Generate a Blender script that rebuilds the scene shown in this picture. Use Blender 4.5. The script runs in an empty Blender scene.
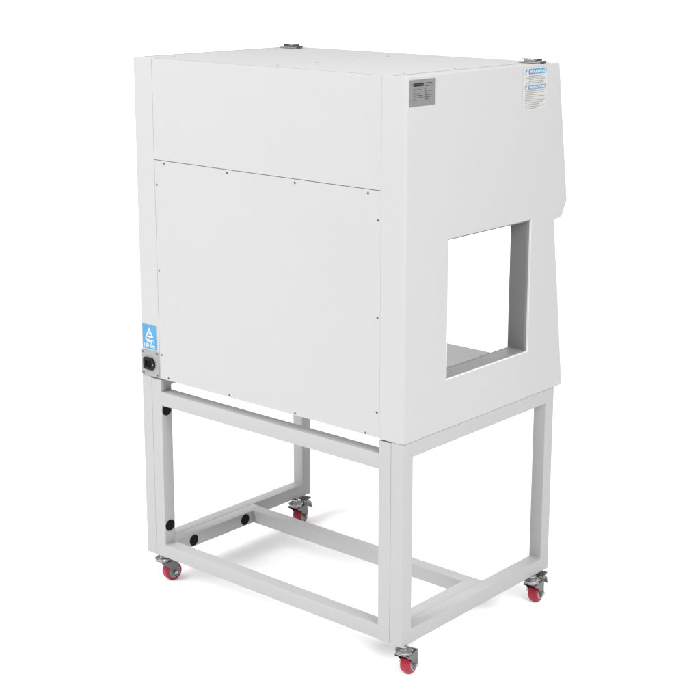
import bpy, bmesh, math, random
from mathutils import Vector, Matrix, geometry

random.seed(7)
SC = bpy.context.scene
COL = SC.collection
PI = math.pi

# ------------------------------------------------------------------ dimensions (metres)
ZO = 0.701            # underside of the cabinet above the floor
W, DT, T, DL = 1.071, 0.7144, 0.0437, 0.7447
ZB = -0.6043          # underside of the stand, measured from the cabinet's underside
YM = 0.4038           # rear face of the middle cross tube
WALL = 0.066          # thickness of the double side walls

# ------------------------------------------------------------------ materials
def new_mat(name):
    m = bpy.data.materials.new(name); m.use_nodes = True
    nt = m.node_tree
    return m, nt, nt.nodes['Principled BSDF']

def painted(name, col, rough=0.42, streak=False, spec=0.35):
    m, nt, b = new_mat(name)
    b.inputs['Roughness'].default_value = rough
    b.inputs['Specular IOR Level'].default_value = spec
    tc = nt.nodes.new('ShaderNodeTexCoord')
    n1 = nt.nodes.new('ShaderNodeTexNoise'); n1.inputs['Scale'].default_value = 3.0; n1.inputs['Detail'].default_value = 3
    nt.links.new(tc.outputs['Object'], n1.inputs['Vector'])
    mix = nt.nodes.new('ShaderNodeMix'); mix.data_type = 'RGBA'
    mix.inputs['A'].default_value = (*[c*0.985 for c in col], 1); mix.inputs['B'].default_value = (*[min(1, c*1.015) for c in col], 1)
    nt.links.new(n1.outputs['Fac'], mix.inputs['Factor'])
    nt.links.new(mix.outputs['Result'], b.inputs['Base Color'])
    # powder-coat orange peel
    n2 = nt.nodes.new('ShaderNodeTexNoise'); n2.inputs['Scale'].default_value = 420; n2.inputs['Detail'].default_value = 2
    bp = nt.nodes.new('ShaderNodeBump'); bp.inputs['Strength'].default_value = 0.05; bp.inputs['Distance'].default_value = 0.0006
    nt.links.new(tc.outputs['Object'], n2.inputs['Vector'])
    nt.links.new(n2.outputs['Fac'], bp.inputs['Height'])
    nt.links.new(bp.outputs['Normal'], b.inputs['Normal'])
    # slow roughness variation (handling, dust)
    n3 = nt.nodes.new('ShaderNodeTexNoise'); n3.inputs['Scale'].default_value = 9; n3.inputs['Detail'].default_value = 5
    mr = nt.nodes.new('ShaderNodeMapRange'); mr.inputs['To Min'].default_value = rough-0.06; mr.inputs['To Max'].default_value = rough+0.1
    nt.links.new(tc.outputs['Object'], n3.inputs['Vector'])
    nt.links.new(n3.outputs['Fac'], mr.inputs['Value']); nt.links.new(mr.outputs['Result'], b.inputs['Roughness'])
    return m

def metal(name, col, rough=0.3, metallic=1.0, brushed=None):
    m, nt, b = new_mat(name)
    b.inputs['Metallic'].default_value = metallic
    b.inputs['Roughness'].default_value = rough
    tc = nt.nodes.new('ShaderNodeTexCoord')
    mp = nt.nodes.new('ShaderNodeMapping')
    mp.inputs['Scale'].default_value = brushed or (30, 30, 30)
    n = nt.nodes.new('ShaderNodeTexNoise'); n.inputs['Scale'].default_value = 4; n.inputs['Detail'].default_value = 4
    nt.links.new(tc.outputs['Object'], mp.inputs['Vector']); nt.links.new(mp.outputs['Vector'], n.inputs['Vector'])
    mix = nt.nodes.new('ShaderNodeMix'); mix.data_type = 'RGBA'
    mix.inputs['A'].default_value = (*[c*0.86 for c in col], 1); mix.inputs['B'].default_value = (*[min(1, c*1.1) for c in col], 1)
    nt.links.new(n.outputs['Fac'], mix.inputs['Factor']); nt.links.new(mix.outputs['Result'], b.inputs['Base Color'])
    mr = nt.nodes.new('ShaderNodeMapRange'); mr.inputs['To Min'].default_value = max(.05, rough-0.08); mr.inputs['To Max'].default_value = rough+0.1
    nt.links.new(n.outputs['Fac'], mr.inputs['Value']); nt.links.new(mr.outputs['Result'], b.inputs['Roughness'])
    return m

def plain(name, col, rough=0.5, spec=0.4):
    m, nt, b = new_mat(name)
    b.inputs['Roughness'].default_value = rough
    b.inputs['Specular IOR Level'].default_value = spec
    tc = nt.nodes.new('ShaderNodeTexCoord')
    n = nt.nodes.new('ShaderNodeTexNoise'); n.inputs['Scale'].default_value = 60; n.inputs['Detail'].default_value = 3
    nt.links.new(tc.outputs['Object'], n.inputs['Vector'])
    mix = nt.nodes.new('ShaderNodeMix'); mix.data_type = 'RGBA'
    mix.inputs['A'].default_value = (*[c*0.92 for c in col], 1); mix.inputs['B'].default_value = (*[min(1, c*1.06) for c in col], 1)
    nt.links.new(n.outputs['Fac'], mix.inputs['Factor']); nt.links.new(mix.outputs['Result'], b.inputs['Base Color'])
    return m

PAINT = 0.40
M = {
    'white': painted('white powder coat', (PAINT, PAINT, PAINT*1.002), 0.45),
    'tube': painted('white tube paint', (PAINT*.90, PAINT*.90, PAINT*.902), 0.5),
    'matt': painted('matt white roof paint', (PAINT*.97, PAINT*.97, PAINT*.97), 0.7, spec=0.08),
    'core': painted('grey inner sheet', (0.22, 0.22, 0.22), 0.6),
    'steel': metal('brushed stainless', (0.29, 0.29, 0.29), 0.46, 0.7, (2, 60, 60)),
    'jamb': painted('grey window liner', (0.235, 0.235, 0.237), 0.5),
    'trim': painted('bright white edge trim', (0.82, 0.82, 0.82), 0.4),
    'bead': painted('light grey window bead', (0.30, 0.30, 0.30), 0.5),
    'zinc': metal('zinc plated steel', (0.40, 0.40, 0.41), 0.24),
    'fork': metal('pressed fork steel', (0.15, 0.15, 0.152), 0.36, 0.8),
    'zincdark': metal('dull zinc steel', (0.24, 0.24, 0.245), 0.32),
    'roofscrew': metal('bright screw steel', (0.45, 0.45, 0.45), 0.45),
    'screw': metal('dark screw steel', (0.16, 0.16, 0.16), 0.4),
    'red': plain('red polyurethane', (0.30, 0.009, 0.028), 0.42, 0.35),
    'hub': plain('grey hub plastic', (0.27, 0.285, 0.285), 0.45),
    'black': plain('black plastic', (0.0035, 0.0035, 0.0035), 0.5, 0.2),
    'blackhole': plain('matte black rubber', (0.004, 0.004, 0.004), 0.7, 0.15),
    'blue': plain('blue sticker film', (0.062, 0.245, 0.43), 0.4, 0.3),
    'bluehd': plain('blue heading ink', (0.055, 0.21, 0.37), 0.45, 0.3),
    'paper': plain('white label film', (0.425, 0.425, 0.422), 0.42, 0.3),
    'print': plain('white print', (0.58, 0.58, 0.57), 0.5, 0.2),
    'ink': plain('grey fine print', (0.25, 0.245, 0.24), 0.6, 0.2),
    'plate': metal('etched aluminium plate', (0.265, 0.265, 0.265), 0.5, 0.55, (3, 3, 90)),
    'socketplate': metal('grey socket plate', (0.30, 0.30, 0.30), 0.55, 0.3, (80, 3, 3)),
    'darkink': plain('black etched print', (0.012, 0.012, 0.012), 0.5, 0.3),
    'greyink': plain('dark grey etched print', (0.07, 0.07, 0.07), 0.5, 0.3),
}

# ------------------------------------------------------------------ mesh helpers
def link(name, bm, mat, parent=None, bevel=0.0, smooth=35):
    """bm is in world coordinates (z from the floor); children are stored relative to their parent."""
    bmesh.ops.recalc_face_normals(bm, faces=bm.faces[:])
    me = bpy.data.meshes.new(name)
    off = Vector((0, 0, 0))
    if parent is not None:
        off = world_loc(parent)
    bmesh.ops.translate(bm, verts=bm.verts[:], vec=-off)
    bm.to_mesh(me); bm.free()
    me.materials.append(mat)
    for p in me.polygons: p.use_smooth = True
    me.set_sharp_from_angle(angle=math.radians(smooth))
    o = bpy.data.objects.new(name, me); COL.objects.link(o)
    if parent is not None: o.parent = parent
    if bevel > 0:
        b = o.modifiers.new('bevel', 'BEVEL'); b.width = bevel; b.segments = 2
        b.limit_method = 'ANGLE'; b.angle_limit = math.radians(40); b.harden_normals = False
    return o

def world_loc(o):
    v = Vector(o.location)
    while o.parent is not None:
        o = o.parent; v += Vector(o.location)
    return v

def empty(name, loc, label, cat):
    o = bpy.data.objects.new(name, None); COL.objects.link(o)
    o.location = loc; o.empty_display_size = .1
    o['label'] = label; o['category'] = cat
    return o

def NB(): return bmesh.new()

def box(bm, x0, x1, y0, y1, z0, z1):
    """box in cabinet coordinates (z = 0 at the cabinet's underside)"""
    v = [bm.verts.new((x, y, z+ZO)) for x in (x0, x1) for y in (y0, y1) for z in (z0, z1)]
    for f in ((0,1,3,2),(4,6,7,5),(0,4,5,1),(2,3,7,6),(0,2,6,4),(1,5,7,3)):
        bm.faces.new([v[i] for i in f])
    return v

def tube(bm, axis, a0, a1, c0, c1, d0, d1, r=0.0014, n=3):
    """square tube along axis with rounded long edges only; c,d = the two other axes in x,y,z order"""
    prof = []
    for (cx, cy, s) in ((c1-r, d1-r, 0), (c0+r, d1-r, 1), (c0+r, d0+r, 2), (c1-r, d0+r, 3)):
        for k in range(n+1):
            a = (s + k/n)*PI/2
            prof.append((cx+r*math.cos(a), cy+r*math.sin(a)))
    def pt(a, p):
        if axis == 0: return (a, p[0], p[1]+ZO)
        if axis == 1: return (p[0], a, p[1]+ZO)
        return (p[0], p[1], a+ZO)
    A = [bm.verts.new(pt(a0, p)) for p in prof]; B = [bm.verts.new(pt(a1, p)) for p in prof]
    N = len(prof)
    for i in range(N):
        bm.faces.new((A[i], A[(i+1) % N], B[(i+1) % N], B[i]))
    bm.faces.new(A); bm.faces.new(B[::-1])

def prism(bm, loop, axis, a0, a1, holes=()):
    """extrude a 2-D loop (with holes) along an axis. loop coordinates are the other two axes in x,y,z order"""
    def pt(a, p):
        if axis == 0: return (a, p[0], p[1]+ZO)
        if axis == 1: return (p[0], a, p[1]+ZO)
        return (p[0], p[1], a+ZO)
    rings = [list(loop)] + [list(h) for h in holes]
    flat = [p for r in rings for p in r]
    A = [bm.verts.new(pt(a0, p)) for p in flat]; B = [bm.verts.new(pt(a1, p)) for p in flat]
    if holes:
        tris = geometry.tessellate_polygon([[Vector((p[0], p[1], 0)) for p in r] for r in rings])
        for t in tris:
            bm.faces.new([A[i] for i in t]); bm.faces.new([B[i] for i in reversed(t)])
    else:
        bm.faces.new(A); bm.faces.new(B[::-1])
    k = 0
    for r in rings:
        n = len(r)
        for i in range(n):
            i0, i1 = k+i, k+(i+1) % n
            bm.faces.new((A[i0], A[i1], B[i1], B[i0]))
        k += n

def lathe(bm, prof, mat, n=28, close=False):
    """revolve (radius, height) pairs about local z, then transform by mat"""
    rings = []
    for r, z in prof:
        if r < 1e-6:
            rings.append([bm.verts.new(mat @ Vector((0, 0, z)))])
        else:
            rings.append([bm.verts.new(mat @ Vector((r*math.cos(2*PI*i/n), r*math.sin(2*PI*i/n), z))) for i in range(n)])
    pairs = list(zip(rings, rings[1:]))
    if close: pairs.append((rings[-1], rings[0]))
    for a, b in pairs:
        if len(a) == 1 and len(b) == 1: continue
        for i in range(n):
            j = (i+1) % n
            if len(a) == 1: bm.faces.new((a[0], b[j], b[i]))
            elif len(b) == 1: bm.faces.new((a[i], a[j], b[0]))
            else: bm.faces.new((a[i], a[j], b[j], b[i]))

def screw_bm(x, y, z, axis, r=0.0036, h=0.0016):
    """pan-head screw with a cross slot, head pointing along axis ('-y', '+z', '+x')"""
    bm = NB()
    R = {'-y': Matrix.Rotation(PI/2, 4, 'X'), '+z': Matrix.Identity(4), '+x': Matrix.Rotation(PI/2, 4, 'Y')}[axis]
    m = Matrix.Translation((x, y, z+ZO)) @ R @ Matrix.Rotation(random.uniform(0, PI), 4, 'Z')
    lathe(bm, [(r, 0), (r, h*.55), (r*.82, h*.9), (r*.42, h), (r*.34, h*.45), (0, h*.4)], m, 16)
    return bm

def text_bm(s, size, origin, ux, uy, width=None, off=0.0):
    """built-in font outline as flat mesh lettering, thickened slightly by nothing: printed ink"""
    cu = bpy.data.curves.new('lettering', 'FONT'); cu.body = s; cu.size = size
    cu.align_x = 'LEFT'; cu.offset = off
    to = bpy.data.objects.new('lettering', cu); COL.objects.link(to)
    dg = bpy.context.evaluated_depsgraph_get()
    me = bpy.data.meshes.new_from_object(to.evaluated_get(dg))
    bpy.data.objects.remove(to); bpy.data.curves.remove(cu)
    bm = NB(); bm.from_mesh(me); bpy.data.meshes.remove(me)
    xs = [v.co.x for v in bm.verts]; w0 = min(xs); w = max(xs)-w0
    k = (width/w) if width else 1.0
    ux = Vector(ux); uy = Vector(uy); o = Vector(origin)
    for v in bm.verts:
        v.co = o + ux*((v.co.x-w0)*k) + uy*v.co.y
        v.co.z += ZO
    return bm

def merge(bm, other):
    me = bpy.data.meshes.new('tmp'); other.to_mesh(me); other.free()
    bm.from_mesh(me); bpy.data.meshes.remove(me)

# ------------------------------------------------------------------ floor
bm = NB()
N = 96
c = bm.verts.new((-.5, .4, 0))
ring0 = [bm.verts.new((3*math.cos(2*PI*i/N)-.5, 3*math.sin(2*PI*i/N)+.4, 0)) for i in range(N)]
ring1 = [bm.verts.new((8.4*math.cos(2*PI*i/N)+1.8, 8.4*math.sin(2*PI*i/N)-2.4, 0)) for i in range(N)]
for i in range(N):
    j = (i+1) % N
    bm.faces.new((c, ring0[i], ring0[j])); bm.faces.new((ring0[i], ring1[i], ring1[j], ring0[j]))
fm, nt, b = new_mat('white studio floor')
b.inputs['Base Color'].default_value = (0.95, 0.95, 0.95, 1); b.inputs['Roughness'].default_value = 0.9
b.inputs['Specular IOR Level'].default_value = 0.0
fl = link('floor', bm, fm); fl['kind'] = 'structure'

# ------------------------------------------------------------------ the stand
stand = empty('rolling_stand', (-W/2, DL/2, 0),
              'white square-tube steel stand on four red-wheeled casters beneath the cabinet', 'stand')
E_ = 0.0012   # butted tubes run this far into the neighbour's rounded edge
def add_tube(name, *a):
    bm = NB(); tube(bm, *a); return link(name, bm, M['tube'], stand)
XL0, XL1 = -W, -W+T              # outer tubes of the two side frames
XR0, XR1 = -T, 0.0
for x0, x1 in ((XL0, XL1), (XR0, XR1)):
    add_tube('leg', 2, ZB, -0.0012, x0, x1, 0, T)
    add_tube('leg', 2, ZB, -0.0012, x0, x1, DL-T, DL)
    add_tube('top_rail', 1, T-E_, DL-T+E_, x0, x1, -T-0.0012, -0.0012)
    add_tube('bottom_rail', 1, T-E_, DL-T+E_, x0, x1, ZB, ZB+T)
g = 0.0003                       # hairline between the bolted frames
IL0, IL1 = XL1+g, XL1+g+T
IR0, IR1 = XR0-g-T, XR0-g
for x0, x1 in ((IL0, IL1), (IR0, IR1)):
    add_tube('upright', 2, ZB, -0.0050, x0, x1, 0, T)
    add_tube('base_rail', 1, T-E_, YM+T, x0, x1, ZB, ZB+T)
add_tube('crossbar', 0, IL1-E_, IR0+E_, 0.0004, T, -0.0890, -0.0440)
add_tube('crossbar', 0, IL1-E_, IR0+E_, 0.0004, T, ZB, ZB+T)
add_tube('crossbar', 0, IL1-E_, IR0+E_, YM, YM+T-.0004, ZB, ZB+T)
# weld beads at the inner corners
def weld(p0, p1, r=0.0022):
    bm = NB(); p0 = Vector(p0); p1 = Vector(p1); d = (p1-p0)
    q = d.to_track_quat('Z', 'Y').to_matrix().to_4x4()
    m = Matrix.Translation(p0+Vector((0, 0, ZO))) @ q
    n = 14
    prof = [(0, 0)]+[(r*(0.75+0.35*random.random()), d.length*(k+.5)/n) for k in range(n)]+[(0, d.length)]
    lathe(bm, prof, m, 8)
    return link('weld_bead', bm, M['tube'], stand, smooth=60)
weld((IL1, .001, ZB+T), (IL1, T, ZB+T)); weld((IR0, .001, ZB+T), (IR0, T, ZB+T))
weld((IL1, YM, ZB+.002), (IL1, YM, ZB+T)); weld((XR0+.002, DL-T, ZB+T), (XR1-.002, DL-T, ZB+T))
weld((XL0+.002, DL-T, ZB+T), (XL1-.002, DL-T, ZB+T))
# black plugs in the bolt holes of the inner frame
def plug(y, z, side):
    bm = NB(); x = IL1 if side > 0 else IR0
    m = Matrix.Translation((x, y, z+ZO)) @ Matrix.Rotation(side*PI/2, 4, 'Y')
    lathe(bm, [(0.0192, -.004), (0.0192, 0.0006), (0.0175, 0.0018), (0.013, 0.0022), (0, 0.0020)], m, 28)
    return link('hole_plug', bm, M['blackhole'], stand)
for sd in (1, -1):
    plug(0.0215, -0.1065, sd); plug(0.0220, -0.4985, sd)
    plug(0.1250, ZB+T/2, sd); plug(0.3640, ZB+T/2, sd)

# ------------------------------------------------------------------ casters
CH = ZO+ZB                        # height of a caster
WR, WW, TR = 0.0308, 0.0325, 0.033 # wheel radius, width, trail
def cyl_y(r0, r1, y0, y1, x, z):  # helper for lathes about the wheel axle (local y)
    return Matrix.Translation((x, 0, z)) @ Matrix.Rotation(-PI/2, 4, 'X')
def build_caster(brake):
    """returns list of (name, bmesh, material) in local coordinates, trail along +x, floor at z=0"""
    out = []
    # forked body with swivel race
    bm = NB()
    I = Matrix.Identity(4)
    lathe(bm, [(0, .0690), (.0200, .0690), (.0228, .0705), (.0232, .0720), (.0212, .0735), (.0212, .0752), (.0250, .0768),
               (.0258, .0788), (.0246, .0812), (.0196, .0832), (.0160, .0842), (.0160, .0856), (0, .0856)], I, 40)
    # stem washer and hex nut under the leg
    lathe(bm, [(0, .0857), (.0136, .0857), (.0136, .0872), (0, .0872)], I, 28)
    lathe(bm, [(0, .0872), (.0112, .0872), (.0112, CH+.0005), (0, CH+.0005)], I, 6)
    out.append(('swivel_head', bm, M['zinc'], 0))
    bm = NB()
    # yoke crown
    hw = WW/2+.003; th = .0026
    def bx(x0, x1, y0, y1, z0, z1):
        v = [bm.verts.new((x, y, z)) for x in (x0, x1) for y in (y0, y1) for z in (z0, z1)]
        for f in ((0,1,3,2),(4,6,7,5),(0,4,5,1),(2,3,7,6),(0,2,6,4),(1,5,7,3)):
            bm.faces.new([v[i] for i in f])
    bx(-.0140, TR+.012, -hw-th, hw+th, .0655, .0688)
    # cheeks: wide at the crown, narrowing to the axle
    loop = [(-.0150, .0688), (-.0150, .062), (.004, .052), (TR-.0105, WR+.004)]
    for k in range(9):
        a = PI + PI*k/8
        loop.append((TR+.0095*math.cos(a), WR+.0095*math.sin(a)))
    loop += [(TR+.0100, WR+.005), (TR+.0135, .050), (TR+.012, .0688)]
    for s in (-1, 1):
        y0, y1 = (hw, hw+th) if s > 0 else (-hw-th, -hw)
        A = [bm.verts.new((p[0], y0, p[1])) for p in loop]; B = [bm.verts.new((p[0], y1, p[1])) for p in loop]
        n = len(loop)
        bm.faces.new(A); bm.faces.new(B[::-1])
        for i in range(n): bm.faces.new((A[i], A[(i+1) % n], B[(i+1) % n], B[i]))
    out.insert(0, ('caster', bm, M['fork'], .0006))
    # wheel
    bm = NB(); m = Matrix.Translation((TR, 0, WR)) @ Matrix.Rotation(-PI/2, 4, 'X')
    h = WW/2
    prof = [(.0205, -h+.001), (.0245, -h), (.0275, -h+.0012), (.0297, -h+.0042), (WR, -h+.009), (WR, h-.009), (.0297, h-.0042),
            (.0275, h-.0012), (.0245, h), (.0205, h-.001)]
    lathe(bm, prof, m, 48, close=True)
    out.append(('wheel', bm, M['red'], 0))
    bm = NB()
    prof = [(0, -h-.002), (.0075, -h-.002), (.0075, -h+.0035), (.0160, -h+.0035), (.0178, -h-.0003), (.0206, -h-.0003), (.0206, h+.0003),
            (.0178, h+.0003), (.0160, h-.0035), (.0075, h-.0035), (.0075, h+.002), (0, h+.002)]
    lathe(bm, prof, m, 40)
    out.append(('rim', bm, M['hub'], 0))
    bm = NB(); e = hw+th
    lathe(bm, [(0, -e-.0075), (.0045, -e-.0075), (.0060, -e-.006), (.0060, -e-.0002), (.0035, -e), (.0035, e), (.0080, e+.0002), (.0080, e+.0012),
               (.0066, e+.0014), (.0066, e+.0065), (.0040, e+.0080), (.0040, e+.0105), (0, e+.0110)], m, 6 if False else 18)
    out.append(('axle_bolt', bm, M['zinc'], 0))
    if brake:
        bm = NB()
        def slab(loop, y0, y1):
            A = [bm.verts.new((p[0], y0, p[1])) for p in loop]; B = [bm.verts.new((p[0], y1, p[1])) for p in loop]
            n = len(loop); bm.faces.new(A); bm.faces.new(B[::-1])
            for i in range(n): bm.faces.new((A[i], A[(i+1) % n], B[(i+1) % n], B[i]))
        # lever plate with its turned-down lock lip, side arm, and the pedal tread above
        slab([(TR+.012, .0655), (TR+.034, .0680), (TR+.034, .0705), (TR+.012, .0685)], -.018, .018)
        slab([(TR+.034, .0680), (TR+.040, .0620), (TR+.045, .0470), (TR+.0490, .0450), (TR+.044, .0640), (TR+.036, .0705)], -.018, .018)
        slab([(TR+.012, .0660), (TR+.017, .0680), (TR+.0145, .0440), (TR+.008, .0420)], .0202, .0228)
        out.append(('brake_lever', bm, M['zincdark'], .0006))
        bm = NB()
        slab([(TR+.009, .0815), (TR+.038, .0850), (TR+.039, .0886), (TR+.009, .0852)], -.021, .021)
        slab([(TR+.006, .0700), (TR+.0105, .0710), (TR+.0145, .0835), (TR+.010, .0830)], -.006, .006)
        out.append(('brake_pedal', bm, M['zincdark'], .0008))
    for nm, b_, _m, _v in out:       # everything above the wheel sits 4 mm higher
        if nm in ('caster', 'swivel_head', 'brake_lever'):
            for v in b_.verts:
                if .047 < v.co.z < CH-.001: v.co.z += .004
    return out

def place_caster(x, y, dirx, diry, brake):
    ang = math.atan2(diry, dirx)
    Mx = Matrix.Translation((x, y, 0)) @ Matrix.Rotation(ang, 4, 'Z')
    root = None
    for name, bm, mat, bev in build_caster(brake):
        bm.transform(Mx)
        if root is None:
            root = link(name, bm, mat, stand, bevel=bev)
            if brake: root['label'] = 'swivel caster with foot brake'
        else:
            o = link(name, bm, mat, stand, bevel=bev)
            o.parent = root      # root sits at its parent's origin, so offsets agree
place_caster(-.0050, .0180, -.20, .98, False)
place_caster(-1.0160, .0160, .19, .98, False)
place_caster(-.0030, .6600, -.14, .99, True)
place_caster(-1.0220, .6580, -.16, .98, True)

# ------------------------------------------------------------------ the cabinet
cab = empty('laminar_flow_cabinet', (-W/2, DT/2, ZO),
            'large white sheet-metal laminar flow cabinet with square side window, on the wheeled stand', 'cabinet')
def part(name, bm, mat, bevel=0.0, parent=None):
    return link(name, bm, M[mat], parent or cab, bevel=bevel)

PROF = [(DT, 1.0), (.7793, .5829), (.7525, .5356), (.7123, .5303), (.7854, 0.0)]   # front edge, top to bottom
YW0, YW1, ZW0, ZW1 = .1878, .5910, .1443, .5473
RB = 0.008
for side in (0, 1):               # 0 = the side with the plates, 1 = its mirror
    sx = (lambda x: x) if side == 0 else (lambda x: -W-x)
    bm = NB()
    # 5 mm outer skin with the window opening
    loop = [(RB, 0.0), (RB, 1.0)] + PROF
    hole = [(YW0, ZW0), (YW1, ZW0), (YW1, ZW1), (YW0, ZW1)]
    prism(bm, loop, 0, sx(0), sx(-.005), [hole])
    # the skin folds round the rear corner
    arc = [(sx(-RB+RB*math.cos(a)), RB-RB*math.sin(a)) for a in [PI/2*k/8 for k in range(9)]]
    col = arc + [(sx(-.0852), 0), (sx(-.0852), .012), (sx(-.0048), .012), (sx(-.0048), RB)]
    prism(bm, col, 2, 0.0, 1.0)
    sp = part('side_panel', bm, 'white')
    # inner half of the double wall
    bm = NB()
    e = .003
    prism(bm, [(.0135, .003), (.0135, .9960)] + [(p[0]-.004, min(.996, max(.003, p[1]))) for p in PROF], 0, sx(-.0052), sx(-WALL),
          [[(YW0-e, ZW0-e), (YW1+e, ZW0-e), (YW1+e, ZW1+e), (YW0-e, ZW1+e)]])
    part('inner_wall', bm, 'white')
    # grey liner of the opening, with a lighter bead just behind the skin
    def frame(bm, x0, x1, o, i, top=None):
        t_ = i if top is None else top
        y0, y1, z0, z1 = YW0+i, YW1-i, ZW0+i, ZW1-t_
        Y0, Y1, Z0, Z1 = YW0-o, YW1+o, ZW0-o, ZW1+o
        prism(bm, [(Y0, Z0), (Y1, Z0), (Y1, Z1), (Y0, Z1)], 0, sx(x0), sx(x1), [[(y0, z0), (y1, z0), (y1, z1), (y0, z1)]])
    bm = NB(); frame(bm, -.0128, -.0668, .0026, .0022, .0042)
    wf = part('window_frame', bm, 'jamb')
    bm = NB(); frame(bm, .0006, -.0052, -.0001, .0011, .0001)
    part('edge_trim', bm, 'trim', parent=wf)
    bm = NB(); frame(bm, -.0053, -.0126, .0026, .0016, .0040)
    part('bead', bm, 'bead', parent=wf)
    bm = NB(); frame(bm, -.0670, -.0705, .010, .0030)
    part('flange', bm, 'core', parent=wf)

# closed inner box behind the rear sheets: rear plenum, blower housing, base
bm = NB()
box(bm, -W+WALL+.002, -WALL-.002, .0085, .1600, .004, .9950)
part('rear_plenum', bm, 'core')
bm = NB()
prism(bm, [(.1602, .560), (.1602, .9950), (DT-.012, .9950), (.7640, .5850), (.7420, .5420), (.7050, .5400), (.7000, .560)], 0, -W+WALL+.002, -WALL-.002)
part('blower_housing', bm, 'white')
bm = NB(); prism(bm, [(.1602, .004), (.1602, .0520), (.7700, .0520), (.7765, .004)], 0, -W+WALL+.002, -WALL-.002)
part('base_pan', bm, 'white')
# stainless work surface with a rounded front lip
bm = NB()
lp = [(.1604, .0524), (.1604, .0572), (.7700, .0572)] + [(.7700+.006*math.sin(a), .0512+.006*math.cos(a)) for a in [PI/2*k/6 for k in range(1, 7)]] + [(.7760, .0300), (.7745, .0300), (.7725, .0524)]
prism(bm, lp, 0, -W+WALL+.0025, -WALL-.0025)
part('work_surface', bm, 'steel')
# front sheet of the upper housing
bm = NB()
prism(bm, [(DT-.0025, .9960), (DT-.010, .9960), (.7710, .5840), (.7470, .5400), (.7000, .5360), (.7000, .5330), (.7505, .5385), (.7770, .5835)], 0, -W+.006, -.006)
part('front_panel', bm, 'white')
bm = NB(); prism(bm, [(.7772, .0035), (.7838, .0035), (.7788, .0480), (.7772, .0480)], 0, -W+.006, -.006)
part('front_lip', bm, 'white')

# rear sheets
X0, X1 = -W+.0857, -.0857
bm = NB(); box(bm, X0, X1, .0003, .0080, .6955, 1.0)
part('upper_rear_panel', bm, 'white', .0004)
bm = NB(); box(bm, X0, X1, .0003, .0080, .0010, .6938)
acc = part('access_panel', bm, 'white', .0004)
for x, z in [(-.9413, .6862), (-.6700, .6852), (-.4000, .6842), (-.1312, .6838), (-.9768, .6184), (-.9770, .3488), (-.9770, .0790),
             (-.0949, .6140), (-.0955, .3440), (-.0958, .0740), (-.9470, .0082), (-.6759, .0078), (-.4055, .0072), (-.1366, .0064)]:
    link('screw', screw_bm(x, .0008, z, '-y'), M['screw'], acc)

# top: shallow lid with screws
bm = NB()
prism(bm, [(-W+.006, .0130), (-.006, .0130), (-.006, DT-.004), (-W+.006, DT-.004)], 2, .9970, .9990)
part('roof_tray', bm, 'matt')
bm = NB(); box(bm, -W+.020, -.5362, .0180, .6050, .9991, 1.0002)
part('top_cover', bm, 'matt', .0003)
bm = NB(); box(bm, -.5352, -.0660, .0180, .6050, .9991, 1.0002)
tc = part('top_cover', bm, 'matt', .0003)
for x, y in [(-.9870, .0935), (-.5344+.010, .0650), (-.5183, .2240), (-.5180, .3870), (-.5180, .5480), (-.0865, .3160), (-.9870, .3160), (-.9870, .5450), (-.0865, .5450), (-.0865, .0935)]:
    link('screw', screw_bm(x, y, 1.0002, '+z', .0042, .0018), M['roofscrew'], cab)

# toggle latches on the front corners of the roof
def latch(x0, y):
    bm = NB(); box(bm, x0, x0+.076, y-.016, y+.016, 1.0000, 1.0035)
    for k in (0,): pass
    o = part('latch', bm, 'steel', .0008)
    bm = NB(); box(bm, x0+.014, x0+.056, y-.009, y+.011, 1.0037, 1.0100); box(bm, x0+.010, x0+.058, y-.0100, y+.012, 1.0102, 1.0125)
    part('lever', bm, 'zinc', .0008, o)
    bm = NB()
    box(bm, x0+.046, x0+.080, y-.014, y+.014, 1.0037, 1.0075)
    m = Matrix.Translation((x0+.060, y-.016, 1.0095+ZO)) @ Matrix.Rotation(-PI/2, 4, 'X')
    lathe(bm, [(0, 0), (.0034, 0), (.0034, .032), (0, .032)], m, 14)
    part('knuckle', bm, 'zincdark', .0007, o)
    return o
latch(-.0920, .650)
latch(-1.0500, .640)

# power inlet plate and socket
bm = NB()
box(bm, -W-.0008, -.9880, -.0018, -.0004, .0012, .0845)
pl = part('socket_plate', bm, 'socketplate', .0005)
for x, z in ((-1.0610, .0770), (-.9965, .0780), (-1.0610, .0085), (-.9965, .0085)):
    link('screw', screw_bm(x, -.0018, z, '-y', .0036, .0018), M['screw'], pl)
bm = NB()
cx, cz = -1.0315, .0420
sock = [(-.0255, -.017), (-.0255, .014), (-.0185, .0195), (.0160, .0195), (.0255, .0085), (.0255, -.0085), (.0160, -.0195), (-.0220, -.0195)]
inner = [(-.0155, -.0110), (-.0155, .0070), (-.0105, .0120), (.0095, .0120), (.0150, .0065), (.0150, -.0060), (.0095, -.0110)]
prism(bm, [(cx+a, cz+b_) for a, b_ in sock], 1, -.0075, -.0019, [[(cx+a, cz+b_) for a, b_ in inner]])
prism(bm, [(cx+a*1.02, cz+b_*1.02) for a, b_ in inner], 1, -.0026, -.0020)
for dx, dz in ((-.006, -.003), (.006, -.003), (0, .005)):
    box(bm, cx+dx-.0011, cx+dx+.0011, -.0066, -.0024, cz+dz-.0022, cz+dz+.0022)
so = part('socket', bm, 'black', .0005, pl)
link('screw', screw_bm(cx+.0200, -.0075, cz-.001, '-y', .0030, .0016), M['zinc'], pl)

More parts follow.
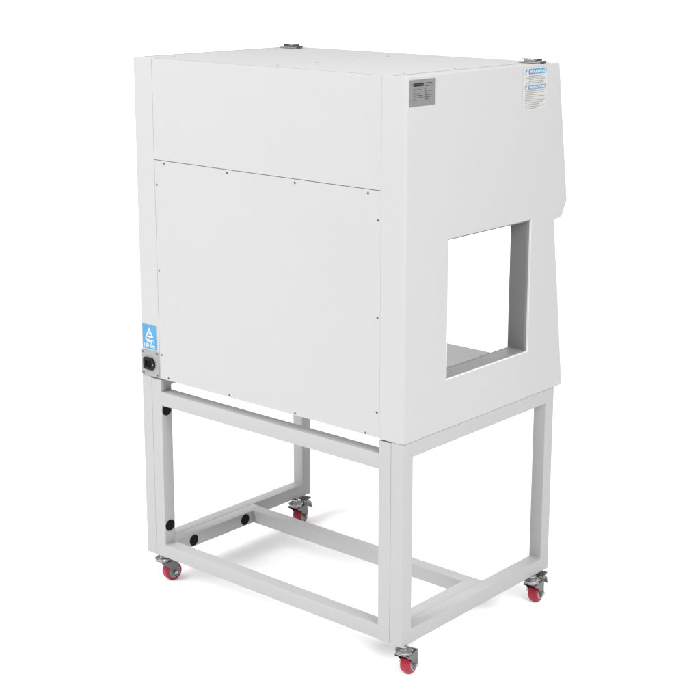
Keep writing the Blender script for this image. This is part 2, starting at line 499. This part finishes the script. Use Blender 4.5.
# blue voltage sticker
def sheet(x0, x1, z0, z1, y, t=.0003):
    bm = NB(); box(bm, x0, x1, y-t, y, z0, z1); return bm
st = part('voltage_sticker', sheet(-1.0655, -.9955, .0860, .1715, -.0003), 'paper')
part('colour_field', sheet(-1.0625, -.9985, .0892, .1685, -.0008), 'blue', 0, st)
bm = NB()
cx, zb_, zt, hw = -1.0300, .1275, .1590, .0185
def off_tri(k):   # shrink about the centroid
    c0 = (cx, zb_+(zt-zb_)/3)
    return [(c0[0]+(p[0]-c0[0])*k, c0[1]+(p[1]-c0[1])*k) for p in ((cx-hw, zb_), (cx+hw, zb_), (cx, zt))]
prism(bm, off_tri(1.0), 1, -.0016, -.0013, [off_tri(.60)])
bolt = [(.0006, .0110), (-.0028, .0030), (-.0004, .0030), (-.0020, -.0040), (.0030, .0046), (.0006, .0046), (.0026, .0110)]
prism(bm, [(cx+a, zb_+.0095+b_) for a, b_ in bolt], 1, -.0016, -.0013)
merge(bm, text_bm('Voltage:', .0165, (-1.0505, -.0015, .1125), (1, 0, 0), (0, 0, 1), .0405, .0006))
part('lettering', bm, 'print', 0, st)
part('lettering', text_bm('110V 60Hz', .0165, (-1.0550, -.0015, .0950), (1, 0, 0), (0, 0, 1), .0500, .0006), 'print', 0, st)

# etched rating plate on the side panel
def sheet_x(y0, y1, z0, z1, x0, x1):
    bm = NB(); box(bm, x0, x1, y0, y1, z0, z1); return bm
np_ = part('rating_plate', sheet_x(.0092, .1195, .9225, .9920, .0003, .0013), 'plate', .0004)
bm = NB()
box(bm, .0017, .0019, .0245, .0665, .9745, .9828)
part('printed_band', bm, 'darkink', 0, np_)
bm = NB()
def strokes(bm, y0, y1, z, h, x, dens=1.0):
    """unreadable small print: a run of short marks of uneven length"""
    y = y0
    while y < y1:
        w = random.uniform(.0022, .0060)
        if y+w > y1: w = y1-y
        if w > .0006 and random.random() < dens: box(bm, x, x+.0002, y, y+w, z-h/2*random.uniform(.7, 1), z+h/2*random.uniform(.7, 1))
        y += w + random.uniform(.0006, .0014)
strokes(bm, .0715, .1055, .9815, .0026, .0017); strokes(bm, .0715, .1055, .9745, .0024, .0017)
for k, z in enumerate((.9665, .9610, .9555, .9505, .9450, .9395)):
    strokes(bm, .0245, (.038, .037, .049, .055, .037, .036)[k], z, .0024, .0017)
    if k < 5: strokes(bm, .0440+.006*(k % 2), .0650, z, .0016, .0017, .75)
    strokes(bm, .0715, (.083, .105, .081, .104, .098, .092)[k], z, .0020, .0017, .85)
part('lettering', bm, 'greyink', 0, np_)
bm = NB(); strokes(bm, .0275, .0640, .9788, .0030, .0021)
part('lettering', bm, 'greyink', 0, np_)
for y in (.0125, .1160):
    for z in (.926, .988):
        pass

# white notice label with two blue headings
nl = part('notice_label', sheet_x(.5265, .6500, .8690, .9930, .0002, .0005), 'paper')
for z0, z1, word, size in ((.9750, .9890, 'WARNING', .0130), (.9315, .9423, 'PRECAUTIONS', .0100)):
    bm = NB()
    box(bm, .0009, .0011, .5555, .6445, z0, z1)
    # lightning flash beside the heading
    h = z1-z0
    fl_ = [(.5370, z0-.001), (.5400, z0+h*.55), (.5375, z0+h*.55), (.5405, z1+.0005), (.5490, z1+.0005), (.5440, z0+h*.70), (.5465, z0+h*.70)]
    prism(bm, fl_, 0, .0009, .0011)
    hd = part('heading', bm, 'bluehd', 0, nl)
    part('lettering', text_bm(word, size, (.0014, .5600, z0+(z1-z0)/2-size*.36), (0, 1, 0), (0, 0, 1), .0800, .0002), 'print', 0, hd)
bm = NB()
for z, y0, y1 in ((.9690, .556, .632), (.9645, .540, .628), (.9600, .556, .640), (.9540, .556, .630), (.9490, .545, .632)):
    strokes(bm, y0, y1, z, .0017, .0009)
part('lettering', bm, 'ink', 0, nl)
bm = NB()
for k in range(10):
    z = .9270-.0056*k
    strokes(bm, .540, (.640, .634, .600, .636, .590, .640, .632, .612, .638, .600)[k], z, .0017, .0009)
part('lettering', bm, 'ink', 0, nl)

# ------------------------------------------------------------------ camera
az, el, ro = map(math.radians, (40.2815, -13.3455, 0.2537))
f = Vector((-math.sin(az)*math.cos(el), math.cos(az)*math.cos(el), math.sin(el)))
r = f.cross(Vector((0, 0, 1))).normalized(); u = r.cross(f)
r2 = r*math.cos(ro)+u*math.sin(ro); u2 = -r*math.sin(ro)+u*math.cos(ro)
cd = bpy.data.cameras.new('camera'); cam = bpy.data.objects.new('camera', cd); COL.objects.link(cam)
mw = Matrix((r2, u2, -f)).transposed().to_4x4()
mw.translation = Vector((2.4342, -3.0322, 1.3292+ZO))
cam.matrix_world = mw
cd.sensor_width = 36; cd.lens = 1492.632/700*36
cd.shift_x = (350-366.2607)/700; cd.shift_y = (300.6319-350)/700
cd.clip_start = .05; cd.clip_end = 1000
SC.camera = cam

# ------------------------------------------------------------------ light: world glow shaped by direction, bright behind the object, soft boxes in front
LIGHT = {'low': 0.03, 'dome': 0.93, 'bright': 1.62, 'high_left': 224, 'high_right': 188, 'top': 0}
w = bpy.data.worlds.new('World'); SC.world = w; w.use_nodes = True
nt = w.node_tree; bg = nt.nodes['Background']
tcw = nt.nodes.new('ShaderNodeTexCoord')
dt_ = nt.nodes.new('ShaderNodeVectorMath'); dt_.operation = 'DOT_PRODUCT'
dt_.inputs[1].default_value = (-.645, .762, .05)
nt.links.new(tcw.outputs['Generated'], dt_.inputs[0])
mr_ = nt.nodes.new('ShaderNodeMapRange'); mr_.interpolation_type = 'SMOOTHSTEP'
mr_.inputs['From Min'].default_value = .35; mr_.inputs['From Max'].default_value = .80
mr_.inputs['To Max'].default_value = LIGHT['bright']
sx_ = nt.nodes.new('ShaderNodeSeparateXYZ'); nt.links.new(tcw.outputs['Generated'], sx_.inputs[0])
el_ = nt.nodes.new('ShaderNodeMapRange'); el_.interpolation_type = 'SMOOTHSTEP'      # added gradient: dark low down to keep shaded tube faces dark, bright overhead
el_.inputs['From Min'].default_value = .10; el_.inputs['From Max'].default_value = .60
el_.inputs['To Min'].default_value = LIGHT['low']; el_.inputs['To Max'].default_value = LIGHT['dome']
nt.links.new(sx_.outputs['Z'], el_.inputs['Value']); nt.links.new(el_.outputs['Result'], mr_.inputs['To Min'])
nt.links.new(dt_.outputs['Value'], mr_.inputs['Value'])
nt.links.new(mr_.outputs['Result'], bg.inputs['Strength'])
bg.inputs['Color'].default_value = (1, 1, 1, 1)

def softbox(name, loc, target, size, power):
    if power <= 0: return
    ld = bpy.data.lights.new(name, 'AREA'); ld.shape = 'RECTANGLE'; ld.size = size[0]; ld.size_y = size[1]; ld.energy = power
    o = bpy.data.objects.new(name, ld); COL.objects.link(o); o.location = loc
    o.rotation_euler = (Vector(target)-Vector(loc)).to_track_quat('-Z', 'Y').to_euler()
    return o
softbox('softbox_lamp', (-2.2, -3.4, 3.6), (-.5, .3, .9), (2.6, 2.0), LIGHT['high_left'])
softbox('softbox_lamp', (3.2, -.6, 3.6), (-.2, .3, .9), (2.2, 2.0), LIGHT['high_right'])
softbox('softbox_lamp', (-.5, .4, 5.0), (-.5, .4, 0), (5.0, 5.0), LIGHT['top'])

SC.render.engine = 'CYCLES'
SC.cycles.use_denoising = True
SC.cycles.max_bounces = 8; SC.cycles.diffuse_bounces = 5
SC.view_settings.view_transform = 'Standard'; SC.view_settings.look = 'None'
SC.view_settings.exposure = 0; SC.view_settings.gamma = 1
